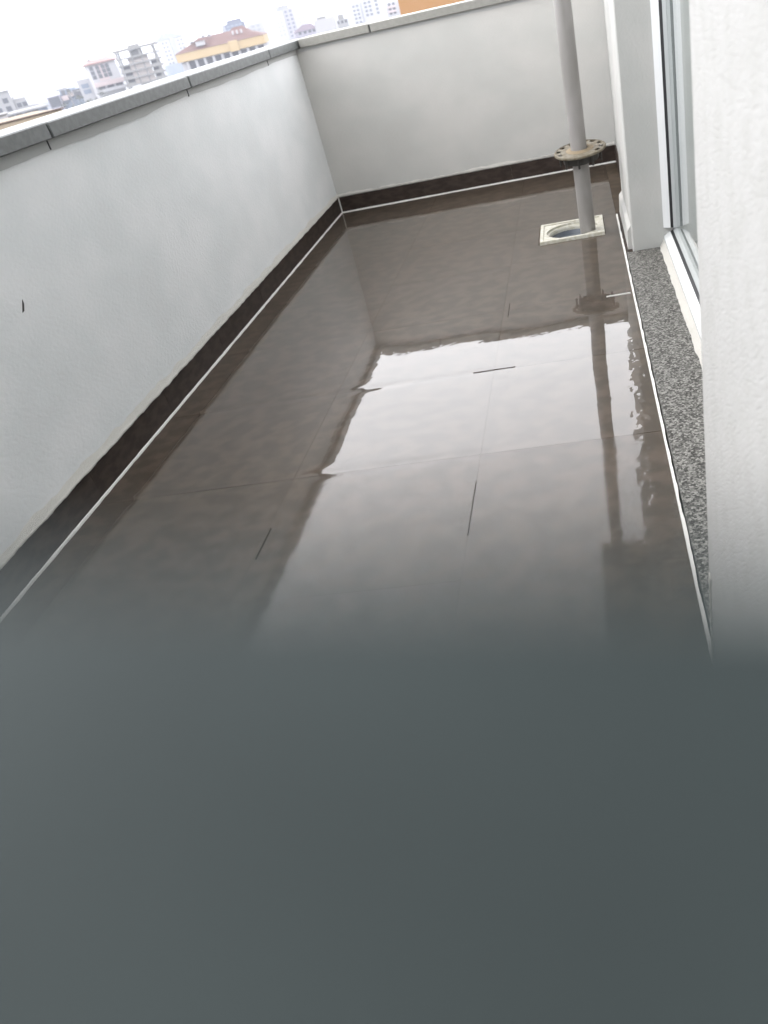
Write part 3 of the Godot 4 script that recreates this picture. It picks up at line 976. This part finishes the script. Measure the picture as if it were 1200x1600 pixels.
	o = tower("apartment_building", "narrow pinkish white block touching the orange wall", -10.1, 450, 3)
	block(o, "wall", -10.55, -9.6, -0.42, 0, 12, M.white_render)
	block(o, "balcony", -10.5, -10.0, -0.62, 1.2, 1.1, M.pink_render, -0.72)
	block(o, "balcony", -10.5, -10.0, -0.84, 1.2, 1.1, M.pink_render, -0.94)
	windows(o, "window", [-10.35, -10.1], [-0.54, -0.77, -0.98], 1.2, 1.0, 0.0, M.window_glass)
	o = tower("orange_building", "large plain orange brown gable wall above the far parapet", -7.4, 48, 0)
	block(o, "wall", -9.80, -4.0, 4.0, 0, 9, M.orange_render)
	# more pale blocks further out
	o = tower("apartment_building", "faint far slab block between the pink roofed block and the concrete frame", -26.6, 1100, 3)
	block(o, "wall", -26.75, -26.0, -0.45, 0, 16, M.white_render)
	windows(o, "window", [-26.6, -26.35, -26.12], [-0.6, -0.78, -0.96, -1.14], 2.2, 1.6, 0.0, M.grey_render)
	o = tower("apartment_building", "faint far block left of the faint blue roofed tower", -24.0, 1050, -9)
	block(o, "wall", -24.4, -23.9, -0.35, 0, 14, M.white_render)
	block(o, "roof_room", -24.25, -24.05, -0.28, -2, 6, M.grey_render, -0.348)
	windows(o, "window", [-24.25, -24.05], [-0.5, -0.66, -0.82, -0.98], 2.0, 1.6, 0.0, M.grey_render)
	o = tower("apartment_building", "faint far block at the right end of the yellow building", -17.7, 1000, 6)
	block(o, "wall", -17.9, -17.45, -0.42, 0, 14, M.white_render)
	windows(o, "window", [-17.78, -17.57], [-0.55, -0.71, -0.87], 2.0, 1.6, 0.0, M.grey_render)
	o = tower("apartment_building", "hazy low grey block at the horizon left of the bluish cluster", -31.1, 900, 2)
	block(o, "wall", -31.55, -30.7, -1.30, 0, 14, M.grey_render)
	block(o, "wing", -31.25, -30.95, -1.18, -1, 10, M.white_render)
	windows(o, "window", [-31.4, -31.1, -30.85], [-1.40, -1.52], 2.2, 1.4, 0.0, M.blue_render)
	# lamp post and trees low on the left
	o = tower("street_lamp", "thin dark lamp post before the bluish cluster", -29.62, 170, 0, "street lamp")
	put("post", Shape.new().lathe([Vector2(0.14, 0), Vector2(0.09, by(-1.15))], 10, Transform3D()).mesh(), M.steel, o)
	put("arm", Shape.new().box(Vector3(-0.06, by(-1.15), -0.06), Vector3(1.4, by(-1.15) + 0.12, 0.06)).mesh(), M.steel, o)
	put("lamp_head", Shape.new().box(Vector3(1.3, by(-1.15) - 0.05, -0.15), Vector3(2.0, by(-1.15) + 0.15, 0.15), 0.04).mesh(), M.grey_render, o)
	tree("dusty green tree below the pale stepped block", -28.9, 240, -1.38)
	tree("rounded grey green tree below the pink roofed block", -28.2, 230, -1.50)
	tree("low hazy tree behind the lamp post", -29.4, 260, -1.50)


func tree(label: String, az: float, dist: float, top: float) -> void:
	var o := tower("tree", label, az, dist, 0, "tree")
	var h := by(top)
	var tr := Shape.new().lathe([Vector2(0.35, 0), Vector2(0.22, h * 0.55), Vector2(0.08, h * 0.85)], 8, Transform3D())
	for k in 5:
		var a := TAU * k / 5.0
		var b0 := Vector3(0, h * (0.45 + 0.06 * k), 0)
		var b1 := b0 + Vector3(cos(a) * 1.8, 1.6, sin(a) * 1.8)
		tr.prism([b0 + Vector3(0.08, 0, 0), b0 + Vector3(-0.04, 0, 0.07), b0 + Vector3(-0.04, 0, -0.07)], b1 - b0)
	put("trunk", tr.mesh(), M.bark, o)
	var cr := Shape.new()
	for k in 34:
		var c := Vector3(rng.randfn(0, 1.5), h * 0.76 + rng.randfn(0, h * 0.085), rng.randfn(0, 1.5))
		for q in 40:
			var p := c + Vector3(rng.randfn(0, 0.42), rng.randfn(0, 0.36), rng.randfn(0, 0.42))
			var d := Vector3(rng.randfn(), rng.randfn(), rng.randfn()).normalized()
			var e := d.cross(Vector3(0.3, 0.8, 0.5)).normalized()
			cr.tri(p, p + d * 0.34, p + e * 0.26, Vector3.UP)
	put("crown", cr.mesh(), M.leaf, o)


func _ready() -> void:
	rng.seed = 4711
	camera_and_light()
	materials()
	balcony_floor()
	water()
	balcony_walls()
	pillar_and_house()
	door()
	pipe_and_drain()
	town()
